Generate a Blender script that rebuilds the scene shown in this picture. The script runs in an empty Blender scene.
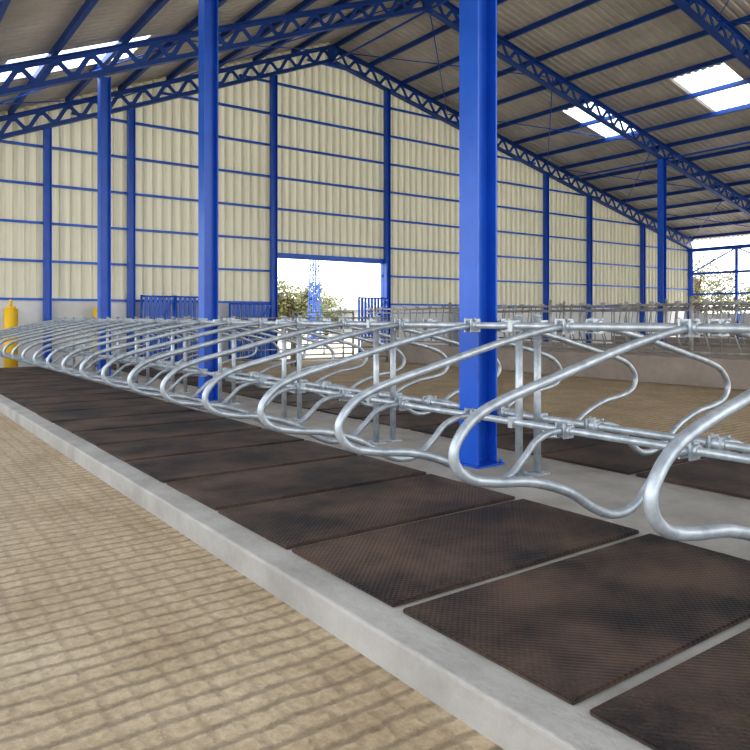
import bpy, bmesh, math, random
from mathutils import Vector, Matrix
random.seed(7)
S=1.4
sc=bpy.context.scene
try: sc.view_settings.view_transform='Standard'
except: pass
try: sc.view_settings.look='Medium High Contrast'
except: pass
def link(o): sc.collection.objects.link(o); return o
# ---------------- materials
def mat(name,col,rough=.6,metal=0.,noise=0.,nscale=4.,col2=None,bump=0.,bscale=40.,stretch=(1,1,1),detail=6):
    m=bpy.data.materials.new(name); m.use_nodes=True
    nt=m.node_tree; b=nt.nodes['Principled BSDF']
    b.inputs['Roughness'].default_value=rough; b.inputs['Metallic'].default_value=metal
    b.inputs['Base Color'].default_value=(*col,1)
    tc=nt.nodes.new('ShaderNodeTexCoord'); mp=nt.nodes.new('ShaderNodeMapping')
    mp.inputs['Scale'].default_value=stretch
    nt.links.new(tc.outputs['Object'],mp.inputs['Vector'])
    if col2 is not None:
        n=nt.nodes.new('ShaderNodeTexNoise'); n.inputs['Scale'].default_value=nscale; n.inputs['Detail'].default_value=detail
        n.inputs['Roughness'].default_value=.65
        r=nt.nodes.new('ShaderNodeValToRGB')
        r.color_ramp.elements[0].position=.5-noise; r.color_ramp.elements[1].position=.5+noise
        r.color_ramp.elements[0].color=(*col,1); r.color_ramp.elements[1].color=(*col2,1)
        nt.links.new(mp.outputs[0],n.inputs['Vector']); nt.links.new(n.outputs['Fac'],r.inputs['Fac'])
        nt.links.new(r.outputs['Color'],b.inputs['Base Color'])
    if bump>0:
        n2=nt.nodes.new('ShaderNodeTexNoise'); n2.inputs['Scale'].default_value=bscale; n2.inputs['Detail'].default_value=4
        bp=nt.nodes.new('ShaderNodeBump'); bp.inputs['Strength'].default_value=bump; bp.inputs['Distance'].default_value=.02
        nt.links.new(mp.outputs[0],n2.inputs['Vector']); nt.links.new(n2.outputs['Fac'],bp.inputs['Height'])
        nt.links.new(bp.outputs[0],b.inputs['Normal'])
    return m
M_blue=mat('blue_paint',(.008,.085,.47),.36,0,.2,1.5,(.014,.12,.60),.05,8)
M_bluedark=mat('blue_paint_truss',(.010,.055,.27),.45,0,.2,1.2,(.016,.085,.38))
M_galv=mat('galvanised_steel',(.33,.37,.41),.42,.5,.16,9,(.54,.585,.62),.04,60)
M_fence=mat('weathered_galvanised',(.26,.26,.26),.5,.4,.18,5,(.46,.46,.45))
M_conc=mat('concrete',(.28,.26,.23),.85,0,.24,1.6,(.47,.44,.40),.4,22)
M_kerb=mat('kerb_concrete',(.28,.24,.215),.85,0,.24,1.2,(.42,.37,.33),.4,22)
M_wallw=mat('white_render',(.60,.60,.59),.8,0,.2,1.0,(.74,.74,.73),.1,10)
M_yel=mat('yellow_plastic',(.80,.50,.03),.5)
M_soil=mat('outside_soil',(.42,.33,.22),.95,0,.2,.3,(.55,.48,.36),.3,4)
M_leaf=mat('foliage',(.05,.075,.02),.7,0,.2,1.0,(.20,.17,.07))
M_bark=mat('bark',(.12,.08,.05),.9)
M_straw=mat('feed_straw',(.42,.30,.14),.95,0,.2,3,(.58,.44,.24),.9,14)
def translucent(name,col,amt,col2=None,stretch=(1,1,1),nscale=2):
    m=mat(name,col,.55,0,.25,nscale,col2 or col,0,1,stretch)
    nt=m.node_tree; b=nt.nodes['Principled BSDF']; out=nt.nodes['Material Output']
    t=nt.nodes.new('ShaderNodeBsdfTranslucent'); t.inputs['Color'].default_value=(*[min(1,c*1.15) for c in col],1)
    mx=nt.nodes.new('ShaderNodeMixShader'); mx.inputs[0].default_value=amt
    nt.links.new(b.outputs[0],mx.inputs[1]); nt.links.new(t.outputs[0],mx.inputs[2]); nt.links.new(mx.outputs[0],out.inputs['Surface'])
    return m
M_clad=translucent('cream_cladding',(.45,.435,.35),.22,(.72,.69,.58),(2.6,1,.10),2.5)
M_sky=translucent('skylight_sheet',(.92,.95,.97),.9)
M_roof=mat('roof_sheet',(.44,.41,.37),.6,0,.22,.7,(.62,.59,.54),0,1,(1,1,1))
# grooved, soiled alley floor
def alley():
    m=mat('grooved_alley_floor',(.42,.31,.185),.85,0,.26,1.5,(.64,.51,.345),0,1)
    nt=m.node_tree; b=nt.nodes['Principled BSDF']; L=nt.links
    src=[l for l in nt.links if l.to_socket==b.inputs['Base Color']][0].from_socket
    tc=nt.nodes.new('ShaderNodeTexCoord')
    nz=nt.nodes.new('ShaderNodeTexNoise'); nz.inputs['Scale'].default_value=3.5; nz.inputs['Detail'].default_value=8; nz.inputs['Roughness'].default_value=.7
    L.new(tc.outputs['Object'],nz.inputs['Vector'])
    sub=nt.nodes.new('ShaderNodeVectorMath'); sub.operation='MULTIPLY_ADD'; sub.inputs[1].default_value=(.10,.10,0)
    L.new(nz.outputs['Color'],sub.inputs[0]); L.new(tc.outputs['Object'],sub.inputs[2])
    def wave(d,sc_,dist):
        w=nt.nodes.new('ShaderNodeTexWave'); w.bands_direction=d; w.inputs['Scale'].default_value=sc_; w.inputs['Distortion'].default_value=dist
        w.inputs['Detail'].default_value=3; w.inputs['Detail Scale'].default_value=4
        L.new(sub.outputs[0],w.inputs['Vector'])
        r=nt.nodes.new('ShaderNodeValToRGB'); r.color_ramp.elements[0].position=.0; r.color_ramp.elements[1].position=.3
        L.new(w.outputs['Fac'],r.inputs['Fac']); return r.outputs['Color']
    a=wave('Y',2.5,.5); c=wave('X',2.2,.8)
    mn=nt.nodes.new('ShaderNodeMix'); mn.data_type='RGBA'; mn.blend_type='MULTIPLY'; mn.inputs[0].default_value=.3
    L.new(a,mn.inputs[6]); L.new(c,mn.inputs[7])
    mul=nt.nodes.new('ShaderNodeMix'); mul.data_type='RGBA'; mul.blend_type='MULTIPLY'; mul.inputs[0].default_value=.36
    L.new(src,mul.inputs[6]); L.new(mn.outputs[2],mul.inputs[7])
    n3=nt.nodes.new('ShaderNodeTexNoise'); n3.inputs['Scale'].default_value=16; n3.inputs['Detail'].default_value=6; n3.inputs['Roughness'].default_value=.8
    L.new(tc.outputs['Object'],n3.inputs['Vector'])
    r3=nt.nodes.new('ShaderNodeValToRGB'); r3.color_ramp.elements[0].position=.36; r3.color_ramp.elements[0].color=(.55,.52,.48,1); r3.color_ramp.elements[1].position=.6
    L.new(n3.outputs['Fac'],r3.inputs['Fac'])
    m3=nt.nodes.new('ShaderNodeMix'); m3.data_type='RGBA'; m3.blend_type='MULTIPLY'; m3.inputs[0].default_value=.65
    L.new(mul.outputs[2],m3.inputs[6]); L.new(r3.outputs['Color'],m3.inputs[7]); L.new(m3.outputs[2],b.inputs['Base Color'])
    bp=nt.nodes.new('ShaderNodeBump'); bp.inputs['Strength'].default_value=.5; bp.inputs['Distance'].default_value=.025
    L.new(mn.outputs[2],bp.inputs['Height'])
    bp2=nt.nodes.new('ShaderNodeBump'); bp2.inputs['Strength'].default_value=.6; bp2.inputs['Distance'].default_value=.02
    L.new(n3.outputs['Fac'],bp2.inputs['Height']); L.new(bp.outputs[0],bp2.inputs['Normal']); L.new(bp2.outputs[0],b.inputs['Normal'])
    return m
M_alley=alley()
def rubber():
    m=mat('rubber_mat',(.017,.013,.013),.58,0,.12,1.3,(.115,.072,.050),0,1)
    nt=m.node_tree; b=nt.nodes['Principled BSDF']; L=nt.links
    tc=nt.nodes.new('ShaderNodeTexCoord'); mp=nt.nodes.new('ShaderNodeMapping'); mp.inputs['Rotation'].default_value=(0,0,math.radians(45)); mp.inputs['Scale'].default_value=(38,38,38)
    L.new(tc.outputs['Object'],mp.inputs['Vector'])
    v=nt.nodes.new('ShaderNodeTexVoronoi'); v.inputs['Randomness'].default_value=0.0; v.inputs['Scale'].default_value=1.0
    L.new(mp.outputs[0],v.inputs['Vector'])
    bp=nt.nodes.new('ShaderNodeBump'); bp.invert=True; bp.inputs['Strength'].default_value=.8; bp.inputs['Distance'].default_value=.012
    L.new(v.outputs['Distance'],bp.inputs['Height']); L.new(bp.outputs[0],b.inputs['Normal'])
    geo=nt.nodes.new('ShaderNodeNewGeometry')
    for n in nt.nodes:
        if n.type=='TEX_NOISE':
            for l in list(n.inputs['Vector'].links): L.remove(l)
            L.new(geo.outputs['Position'],n.inputs['Vector'])
    return m
M_rub=rubber()
# ---------------- mesh helpers (coordinates in h units)
class MB:
    def __init__(s): s.v=[];s.f=[];s.m=[];s.sm=[]
    def box(s,x0,x1,y0,y1,z0,z1,mi=0):
        b=len(s.v)
        for z in(z0,z1):
            for x,y in((x0,y0),(x1,y0),(x1,y1),(x0,y1)): s.v.append((x,y,z))
        for f in((0,3,2,1),(4,5,6,7),(0,1,5,4),(1,2,6,5),(2,3,7,6),(3,0,4,7)):
            s.f.append([b+i for i in f]); s.m.append(mi); s.sm.append(False)
    def bar(s,p,q,w,t,mi=0,up=(0,0,1)):
        p=Vector(p);q=Vector(q);d=(q-p).normalized();u=Vector(up)
        if abs(d.dot(u))>.99:u=Vector((1,0,0))
        a=d.cross(u).normalized()*w/2; c=a.cross(d).normalized()*t/2
        b=len(s.v)
        for e in(p,q):
            for k in(-a-c,a-c,a+c,-a+c): s.v.append(tuple(e+k))
        for f in((0,3,2,1),(4,5,6,7),(0,1,5,4),(1,2,6,5),(2,3,7,6),(3,0,4,7)):
            s.f.append([b+i for i in f]); s.m.append(mi); s.sm.append(False)
    def tube(s,pts,r,n=10,mi=0):
        pts=[Vector(p) for p in pts]; b=len(s.v); N=len(pts)
        t0=(pts[1]-pts[0]).normalized(); ref=Vector((0,0,1)) if abs(t0.z)<.9 else Vector((0,1,0))
        a=t0.cross(ref).normalized()
        for i,p in enumerate(pts):
            t=(pts[min(i+1,N-1)]-pts[max(i-1,0)]).normalized()
            a=(a-t*a.dot(t)).normalized(); c=t.cross(a)
            for k in range(n):
                an=2*math.pi*k/n; s.v.append(tuple(p+(a*math.cos(an)+c*math.sin(an))*r))
        for i in range(N-1):
            for k in range(n):
                s.f.append([b+i*n+k,b+i*n+(k+1)%n,b+(i+1)*n+(k+1)%n,b+(i+1)*n+k]); s.m.append(mi); s.sm.append(True)
        s.f.append([b+k for k in range(n)][::-1]); s.m.append(mi); s.sm.append(False)
        s.f.append([b+(N-1)*n+k for k in range(n)]); s.m.append(mi); s.sm.append(False)
    def quad(s,a,b_,c,d,mi=0):
        b=len(s.v); s.v+= [a,b_,c,d]; s.f.append([b,b+1,b+2,b+3]); s.m.append(mi); s.sm.append(False)
    def mesh(s,name,mats,loc=(0,0,0)):
        me=bpy.data.meshes.new(name)
        me.from_pydata([((v[0]-loc[0])*S,(v[1]-loc[1])*S,(v[2]-loc[2])*S) for v in s.v],[],s.f)
        for mm in mats: me.materials.append(mm)
        for p,mi,sm in zip(me.polygons,s.m,s.sm): p.material_index=mi; p.use_smooth=sm
        me.update(); return me
    def obj(s,name,mats,loc=(0,0,0)):
        if not isinstance(mats,(list,tuple)): mats=[mats]
        o=bpy.data.objects.new(name,s.mesh(name,mats,loc)); o.location=[c*S for c in loc]; return link(o)
def catmull(P,k=6):
    P=[Vector(p) for p in P]; P=[P[0]*2-P[1]]+P+[P[-1]*2-P[-2]]; out=[]
    for i in range(1,len(P)-2):
        for j in range(k):
            t=j/k; a,b,c,d=P[i-1:i+3]
            out.append(.5*((2*b)+(c-a)*t+(2*a-5*b+4*c-d)*t*t+(3*b-a-3*c+d)*t**3))
    out.append(P[-2]); return out
# ---------------- layout constants (h units)
RX=10.96; RZ=8.7; EL=-1.0; ER=30.0; YG=17.3; YB=-5.72
ZA=-.13                # alley level
def zr(x): return RZ-(.41*(RX-x) if x<RX else .23*(x-RX))
FRAMES=[-5.72,-1.15,3.58,8.32,12.95,17.3]
PITCH=.775; Y0=1.165-.775*3
DIV=[Y0+PITCH*i for i in range(0,23)]
DIV=[y for y in DIV if y<16.0]
# ---------------- ground / floors
g=MB(); g.box(-150,190,-120,220,ZA-.5,ZA-.12); g.obj('outside_ground',M_soil)
a=MB(); a.box(EL,1.364,YB,YG,ZA-.1,ZA); a.obj('floor',M_alley)
a=MB(); a.box(5.65,11.15,YB,YG,ZA-.1,ZA); a.obj('floor',M_alley)
a=MB(); a.box(11.4,ER,YB,YG,ZA-.1,ZA); a.obj('floor',M_conc)
p=MB(); p.box(1.364,5.65,YB,16.3,ZA-.1,-.018); o=p.obj('stall_platform_floor',M_conc)
bv=o.modifiers.new('b','BEVEL'); bv.width=.018; bv.segments=3
p=MB(); p.box(1.364,5.65,16.3,YG,ZA-.1,ZA); p.obj('floor',M_conc)
# mats
def mat_mesh(x0,x1):
    m=MB(); w=PITCH-.05
    m.box(x0,x1,-w/2,w/2,-.017,0.0)
    me=m.mesh('rubber_mat',[M_rub],((x0+x1)/2,0,0))
    bm=bmesh.new(); bm.from_mesh(me); bmesh.ops.bevel(bm,geom=bm.edges[:],offset=.006,segments=2,affect='EDGES'); bm.to_mesh(me); bm.free()
    return me,(x0+x1)/2
for x0,x1 in((1.51,2.97),(4.03,5.49)):
    me,cx=mat_mesh(x0,x1)
    for y in DIV[:-1]:
        o=bpy.data.objects.new('rubber_mat',me); o.location=(cx*S+random.uniform(-.008,.008),(y+PITCH/2)*S,random.uniform(0,.002)); o.rotation_euler[2]=random.uniform(-.004,.004); link(o)
# ---------------- stall dividers
PR=[(3.36,.95),(3.15,.925),(2.8,.86),(2.35,.755),(2.05,.685),(1.88,.625),(1.785,.54),(1.775,.465),(1.84,.40),(1.98,.365),(2.2,.335),(2.42,.265),(2.6,.165),(2.74,.118),(2.88,.13),(3.0,.21),(3.1,.295),(3.22,.335),(3.36,.34)]
def divider_mesh(mirror):
    m=MB(); f=(lambda x:6.99-x) if mirror else (lambda x:x)
    m.tube(catmull([(f(x),0,z) for x,z in PR],6),.0205,12)
    for z in(.95,.34):
        m.tube([(f(3.36),-.05,z),(f(3.36),.05,z)],.034,12)      # clamp sleeve
        m.box(min(f(3.31),f(3.395)),max(f(3.31),f(3.395)),-.034,-.022,z-.045,z+.045)
        m.box(min(f(3.31),f(3.395)),max(f(3.31),f(3.395)),.022,.034,z-.045,z+.045)
        for sy in(-.045,.045):
            m.tube([(f(3.335),sy,z+.03),(f(3.335),sy,z+.05)],.008,6)
    return m.mesh('stall_divider',[M_galv])
for mir in(False,True):
    me=divider_mesh(mir)
    for i,y in enumerate(DIV):
        o=bpy.data.objects.new('stall_divider',me); o.location=(0,(y-(.03 if i==3 else 0))*S,0); link(o)
# rails
for X in(3.36,3.63):
    for z in(.95,.34):
        m=MB(); m.tube([(X,DIV[0]-.3,z),(X,(DIV[0]+DIV[-1])/2,z),(X,DIV[-1]+.3,z)],.023,12); m.obj('stall_rail',M_galv)
# posts pairs
y=3.12-1.55*4; PY=[]
while y<DIV[-1]+.3:
    if min(abs(y-f) for f in FRAMES)>.15: PY.append(y)
    y+=1.55
for y in PY:
    root=bpy.data.objects.new('stall_post',None); link(root); root.location=(3.495*S,y*S,0)
    for i,X in enumerate((3.36,3.63)):
        sx=.048 if X<3.5 else -.048
        m=MB(); m.tube([(X+sx,y,-.018),(X+sx,y,1.01)],.025,12); m.tube([(X+sx,y,1.01),(X+sx,y,1.02)],.029,12)
        m.box(X+sx-.06,X+sx+.06,y-.06,y+.06,-.018,-.006)
        for z in(.34,.95): m.box(X-.035,X+.035+0,y-.02,y+.02,z-.035,z+.035)
        o=m.obj('post_%d'%(i+1),M_galv,(3.495,y,0)); o.parent=root; o.location=(0,0,0)
# ---------------- H columns
def hcol(x,y,z0,z1,w,name='steel_column',base=True):
    m=MB(); t=w*.07
    m.box(x-w/2,x-w/2+t,y-w/2,y+w/2,z0,z1); m.box(x+w/2-t,x+w/2,y-w/2,y+w/2,z0,z1)
    m.box(x-w/2+t,x+w/2-t,y-t/2,y+t/2,z0,z1)
    if base:
        m.box(x-w*.7,x+w*.7,y-w*.7,y+w*.7,z0,z0+.012)
        for sx in(-1,1):
            for sy in(-1,1): m.tube([(x+sx*w*.6,y+sy*w*.6,z0+.012),(x+sx*w*.6,y+sy*w*.6,z0+.035)],.012,6)
    return m.obj(name,M_blue)
for y in FRAMES[:-1]:
    hcol(3.495,y,-.018,zr(3.4)-.33,.185)
    hcol(20.8,y,ZA,zr(20.8)-.33,.2)
    hcol(ER-.2,y,ZA,zr(ER)-.33,.2)
    hcol(EL+.2,y,ZA,zr(EL)-.28,.2)
GX=[-.8,3.4,5.26,9.09,12.95,16.8,20.2,22.7,26.2,29.8]
for x in GX: hcol(x,YG-.12,ZA,zr(x)-.33,.16,'steel_column',False)
# ---------------- lattice rafters: angle chords with zig-zag web
def rafter(y,depth=.46):
    m=MB()
    def seg(xa,xb):
        hd=depth/2; n=max(1,round(abs(xb-xa)/.56)); dx=(xb-xa)/n
        P=lambda x,o,dy=0:(x,y+dy,zr(x)-.1+o)
        for o,s_ in((-hd,1),(hd,-1)):
            m.bar(P(xa,o),P(xb,o),.17,.022)
            m.bar(P(xa,o+s_*.045),P(xb,o+s_*.045),.022,.09)
        for i in range(n):
            x0=xa+dx*i; xm=x0+dx/2; x1=x0+dx
            m.bar(P(x0,-hd+.04),P(xm,hd-.04),.085,.02,up=(0,1,0))
            m.bar(P(xm,hd-.04),P(x1,-hd+.04),.085,.02,up=(0,1,0))
            for xx,o,s_ in((x0,-hd,1),(xm,hd,-1)):
                m.bar(P(xx-.09,o+s_*.11),P(xx+.09,o+s_*.11),.018,.08)
    seg(EL,RX); seg(RX,ER)
    m.box(RX-.12,RX+.12,y-.03,y+.03,RZ-.4,RZ+.12)
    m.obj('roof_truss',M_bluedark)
for y in FRAMES: rafter(y if y<17 else YG-.12)
# ---------------- purlins
pl=MB(); xs=[]
x=EL+.1
while x<RX-.1: xs.append(x); x+=1.18
x=RX+.15
while x<ER: xs.append(x); x+=1.25
for x in xs:
    z=zr(x)+.21
    pl.box(x-.02,x+.02,YB,YG,z-.05,z+.06); pl.box(x-.02,x+.06,YB,YG,z-.06,z-.045)
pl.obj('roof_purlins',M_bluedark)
br=MB()
def rp(x,y): return (x,y,zr(x)-.0)
for y0,y1 in zip(FRAMES[:-1],FRAMES[1:]):
    for xa,xb in((EL+.2,5),(5,RX),(RX,15.5),(15.5,20.4),(20.4,25),(25,ER-.2)):
        if y0 in(12.95,3.58):
            br.tube([rp(xa,y0),rp(xb,y1)],.014,6); br.tube([rp(xb,y0),rp(xa,y1)],.014,6)
br.obj('roof_bracing_rods',M_blue)
tb=MB()
for X in(20.8,RX):
    tb.tube([(X,YB,zr(X)-.36),(X,YG-.2,zr(X)-.36)],.03,8)
tb.obj('roof_tie_tubes',M_blue)
# ---------------- corrugated roof
def roof():
    m=MB(); per=.2
    prof=[]; y=YB-.5
    while y<YG+.4:
        prof+= [(y,0),(y+.10,0),(y+.13,.035),(y+.17,.035)]; y+=per
    def skyl(x,y):
        if x>RX:
            if 17.7<x<19.9 and (9.3<y<10.7 or 13.2<y<14.4 or 4.6<y<5.8 or 0<y<1.2): return True
        else:
            if 2.0<x<4.4 and (13.2<y<14.6 or 8.6<y<9.6 or 4<y<5): return True
        return False
    for lo,hi,edges in((EL-.4,RX,[EL-.4,2.0,4.4,7,RX]),(RX,ER+.5,[RX,14,17.7,19.9,24,27,ER+.5])):
        base=len(m.v)
        for x in edges:
            for (yy,zz) in prof: m.v.append((x,yy,zr(x)+.28+zz))
        n=len(prof)
        for i in range(len(edges)-1):
            for j in range(n-1):
                m.f.append([base+i*n+j,base+(i+1)*n+j,base+(i+1)*n+j+1,base+i*n+j+1])
                xm=(edges[i]+edges[i+1])/2; ym=(prof[j][0]+prof[j+1][0])/2
                m.m.append(1 if skyl(xm,ym) else 0); m.sm.append(False)
    m.obj('ceiling',[M_roof,M_sky])
    r=MB(); r.bar((RX,YB-.5,RZ+.36),(RX,YG+.4,RZ+.36),.5,.03); r.obj('ridge_cap',M_bluedark)
roof()
# ---------------- gable wall
ZM=1.42
DX0,DX1=9.17,12.87; DZ=2.72
w=MB(); x=EL
per=.24
prev=None
while x<ER:
    for dx,dy in((0,0),(.13,0),(.15,.09),(.22,.09)):
        X=x+dx
        inside=DX0<X<DX1
        zb=DZ if inside else ZM
        cur=(X,YG+.14-dy,zb)
        if prev is not None:
            zb2=max(prev[2],cur[2])
            zt1=zr(prev[0])+.28; zt2=zr(X)+.28
            w.quad((prev[0],prev[1],zb2),(X,cur[1],zb2),(X,cur[1],zt2),(prev[0],prev[1],zt1))
        prev=cur
    x+=per
w.obj('wall_gable',M_clad)
b=MB(); b.box(EL,DX0-.1,YG,YG+.14,ZA,ZM+.02); b.box(DX1+.1,ER,YG,YG+.14,ZA,ZM+.02); b.obj('wall_base_gable',M_wallw)
gt=MB()
z=ZM
while z<8.4:
    xa=max(EL,RX-(RZ-z-.1)/.41); xb=min(ER,RX+(RZ-z-.1)/.23)
    segs=[(xa,xb)] if z>DZ-.05 else [(xa,DX0),(DX1,xb)]
    for s0,s1 in segs:
        gt.box(s0,s1,YG-.03,YG+.045,z-.027,z+.027)
    z+=.86
gt.box(DX0-.1,DX1+.1,YG-.06,YG+.1,DZ-.07,DZ+.07)
gt.box(DX0-.1,DX0,YG-.06,YG+.1,ZA,DZ); gt.box(DX1,DX1+.1,YG-.06,YG+.1,ZA,DZ)
gt.obj('wall_girts',M_blue)
m=MB(); m.box(ER-.05,ER+.1,YB,YG,ZA,1.2); m.obj('wall_right',M_wallw)
m=MB(); m.box(EL-.1,EL+.02,YB,YG,ZA,.45); m.obj('wall_left',M_wallw)
m=MB()
for X in(ER-.2,EL+.2):
    m.box(X-.06,X+.06,YB,YG,zr(X)-.45,zr(X)-.3)
    if X>5:
        m.box(X-.03,X+.03,YB,YG,2.9,3.0)
        m.box(X-.03,X+.03,YB,YG,2.0,2.08)
        for y0,y1 in zip(FRAMES[:-1],FRAMES[1:]):
            ym=(y0+y1)/2; m.box(X-.05,X+.05,ym-.05,ym+.05,ZA,zr(X)-.4)
            m.bar((X,y0,2.9),(X,ym,zr(X)-.4),.05,.05); m.bar((X,ym,zr(X)-.4),(X,y1,2.9),.05,.05)
m.obj('eave_beams',M_blue)
# ---------------- feed kerbs and headlock fences
def fence(X,y0,y1,ztop,name='feed_fence'):
    m=MB(); zb=.36
    for z in(zb+.06,ztop-.04): m.tube([(X,y0,z),(X,y1,z)],.022,8)
    m.tube([(X,y0,ztop-.14),(X,y1,ztop-.14)],.015,8)
    y=y0; i=0
    while y<y1:
        if i%6==0: m.tube([(X,y,.34),(X,y,ztop+.1)],.035,10)
        m.tube([(X,y,zb+.06),(X,y,ztop-.04)],.014,6)
        m.tube([(X,y+.16,zb+.06),(X,y+.30,zb+.45),(X,y+.22,ztop-.04)],.014,6)
        m.box(X-.03,X+.03,y+.18,y+.27,ztop-.06,ztop+.02)
        y+=.5; i+=1
    m.obj(name,M_fence)
for X,zt in((11.27,1.27),(15.4,1.35),(22.6,1.4)):
    m=MB(); m.box(X-.12,X+.12,YB,16.0,ZA,.34); o=m.obj('feed_kerb',M_kerb); bv=o.modifiers.new('b','BEVEL'); bv.width=.02; bv.segments=2
    fence(X,YB+.2,15.9,zt)
m=MB(); n=60
for i in range(n):
    y=YB+.5+i*.35
    for j in range(7): m.v.append((11.5+j*.2,y,ZA+.02+.28*math.sin(math.pi*j/6)*random.uniform(.6,1)))
for i in range(n-1):
    for j in range(6):
        a_=i*7+j; m.f.append([a_,a_+1,a_+8,a_+7]); m.m.append(0); m.sm.append(True)
m.obj('feed_pile',M_straw)
# ---------------- gates toward the gable
def gate(x0,x1,y,z0,z1,material,name,vert=False):
    m=MB()
    m.tube([(x0,y,z0),(x0,y,z1)],.03,8); m.tube([(x1,y,z0),(x1,y,z1)],.03,8)
    n=5
    if vert:
        m.tube([(x0,y,z0+.08),(x1,y,z0+.08)],.022,8); m.tube([(x0,y,z1-.03),(x1,y,z1-.03)],.022,8)
        m.tube([(x0,y,(z0+z1)/2),(x1,y,(z0+z1)/2)],.022,8)
        k=int((x1-x0)/.11)
        for i in range(1,k): m.box(x0+(x1-x0)*i/k-.04,x0+(x1-x0)*i/k+.04,y-.01,y+.01,z0+.08,z1-.03)
        m.bar((x0,y-.02,z0+.1),(x1,y-.02,z1-.05),.03,.06,up=(0,1,0))
    else:
        for i in range(n): 
            z=z0+.15+(z1-z0-.2)*i/(n-1); m.tube([(x0,y,z),(x1,y,z)],.018,8)
        m.tube([((x0+x1)/2,y,z0+.15),((x0+x1)/2,y,z1-.05)],.018,8)
    m.obj(name,material)
gate(5.42,6.2,16.9,ZA,1.55,M_blue,'steel_gate',True)
gate(6.26,7.1,16.9,ZA,1.55,M_blue,'steel_gate',True)
gate(7.7,8.9,16.95,ZA,1.4,M_blue,'steel_gate',True)
gate(11.75,12.8,16.95,ZA,1.62,M_blue,'steel_gate',True)
gate(15.7,16.6,16.9,ZA,1.4,M_blue,'steel_gate',True)
gate(9.2,11.1,16.3,ZA,1.2,M_fence,'pipe_gate')
gate(5.7,8.2,14.6,ZA,1.05,M_fence,'pipe_gate')
gate(8.3,11.0,14.6,ZA,1.05,M_fence,'pipe_gate')
for x,y in((2.62,16.9),(4.45,16.9)):
    m=MB(); m.tube([(x,y,ZA),(x,y,1.2)],.14,16); m.tube([(x,y,1.2),(x,y,1.25)],.1,16); m.tube([(x,y,1.25),(x,y,1.4)],.03,10)
    m.tube([(x,y,ZA),(x,y,ZA+.04)],.17,16)
    m.obj('yellow_bollard',M_yel)
# ---------------- outside
m=MB(); cx,cy=14.5,24; hw=.2
for sx in(-1,1):
    for sy in(-1,1): m.bar((cx+sx*hw,cy+sy*hw,ZA-.12),(cx+sx*hw*.6,cy+sy*hw*.6,3.3),.035,.035)
z=0; i=0
while z<3.1:
    k=hw*(1-.4*z/3.3); s_=1 if i%2 else -1
    for sy in(-1,1): m.bar((cx-s_*k,cy+sy*k,z),(cx+s_*k,cy+sy*k,z+.35),.025,.025); m.bar((cx+sy*k,cy-s_*k,z),(cx+sy*k,cy+s_*k,z+.35),.025,.025)
    z+=.35; i+=1
m.obj('lattice_mast',M_blue)
def tree(x,y,h,r):
    root=bpy.data.objects.new('tree',None); link(root); root.location=(x*S,y*S,(ZA-.12)*S)
    m=MB(); m.tube([(0,0,0),(.05,0,h*.4),(0,.05,h*.75)],.14,8)
    L=MB()
    for i in range(16):
        an=random.uniform(0,6.28); rr=r*random.uniform(.2,.85); zz=h*random.uniform(.38,.92)
        c=Vector((math.cos(an)*rr,math.sin(an)*rr,zz))
        m.tube([(0,0,zz*.6),tuple((c+Vector((0,0,zz*.6)))*.5),tuple(c)],.035,5)
        cr=r*random.uniform(.3,.5)
        for k in range(170):
            d=Vector([random.gauss(0,1) for _ in range(3)]).normalized()*cr*random.uniform(.5,1.05)
            q=c+d; u=Vector([random.gauss(0,1) for _ in range(3)]).normalized(); v=u.orthogonal().normalized()
            s_=random.uniform(.07,.13)
            L.quad(tuple(q-u*s_),tuple(q-v*s_*.6),tuple(q+u*s_),tuple(q+v*s_*.6))
    o=m.obj('trunk',M_bark); o.parent=root
    o=L.obj('crown',M_leaf); o.parent=root
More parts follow.
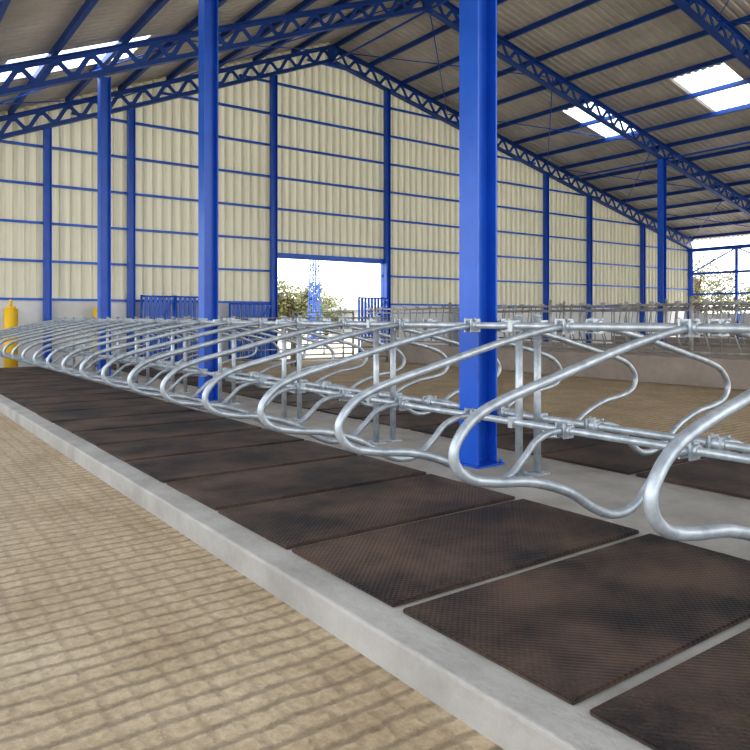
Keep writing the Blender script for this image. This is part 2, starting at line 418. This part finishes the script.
for t in((18.4,33,3.0,1.8),(17.2,35,2.6,1.6),(20.2,37,2.6,1.8),(23.5,39,2.3,1.8),(27,43,2.6,2.2),(46,26,5.2,2.8),(52,24,4.2,2.8),(50,30,5.2,3),(58,33,6.2,3.2),(46,19,3.6,2.6)): tree(*t)
m=MB(); x0,x1,y0,y1=24,34,34,40
x0+=1.5
m.box(x0,x1,y0,y1,ZA-.12,1.5); b_=len(m.v)
m.v+=[(x0-.3,y0-.3,1.5),(x1+.3,y0-.3,1.5),(x1+.3,y1+.3,1.5),(x0-.3,y1+.3,1.5),(x0-.3,(y0+y1)/2,2.3),(x1+.3,(y0+y1)/2,2.3)]
for f in([0,1,5,4],[2,3,4,5],[0,4,3],[1,2,5],[0,3,2,1]): m.f.append([b_+i for i in f]); m.m.append(0); m.sm.append(False)
m.obj('outside_shed',M_wallw)
# ---------------- light
wd=bpy.data.worlds.new('World'); sc.world=wd; wd.use_nodes=True
nt=wd.node_tree; bg=nt.nodes['Background']
tc=nt.nodes.new('ShaderNodeTexCoord'); sp=nt.nodes.new('ShaderNodeSeparateXYZ'); rp_=nt.nodes.new('ShaderNodeValToRGB')
nt.links.new(tc.outputs['Generated'],sp.inputs[0]); nt.links.new(sp.outputs['Z'],rp_.inputs['Fac'])
rp_.color_ramp.elements[0].color=(1,.98,.94,1); rp_.color_ramp.elements[0].position=0
rp_.color_ramp.elements[1].color=(.70,.83,1,1); rp_.color_ramp.elements[1].position=.8
nt.links.new(rp_.outputs['Color'],bg.inputs['Color']); bg.inputs['Strength'].default_value=3.5
sl=bpy.data.lights.new('sun','SUN'); sl.energy=5; sl.angle=math.radians(3); sl.color=(1,.95,.86)
so=bpy.data.objects.new('sun',sl); link(so); so.rotation_euler=(math.radians(28),math.radians(30),0); 
# ---------------- camera
cam=bpy.data.cameras.new('camera'); cam.sensor_width=36; cam.lens=708/750*36; cam.shift_y=-57/750; cam.clip_end=2000
co=bpy.data.objects.new('camera',cam); link(co); co.location=(0,0,S)
co.rotation_euler=(math.radians(90),0,-math.radians(36.03))
sc.camera=co
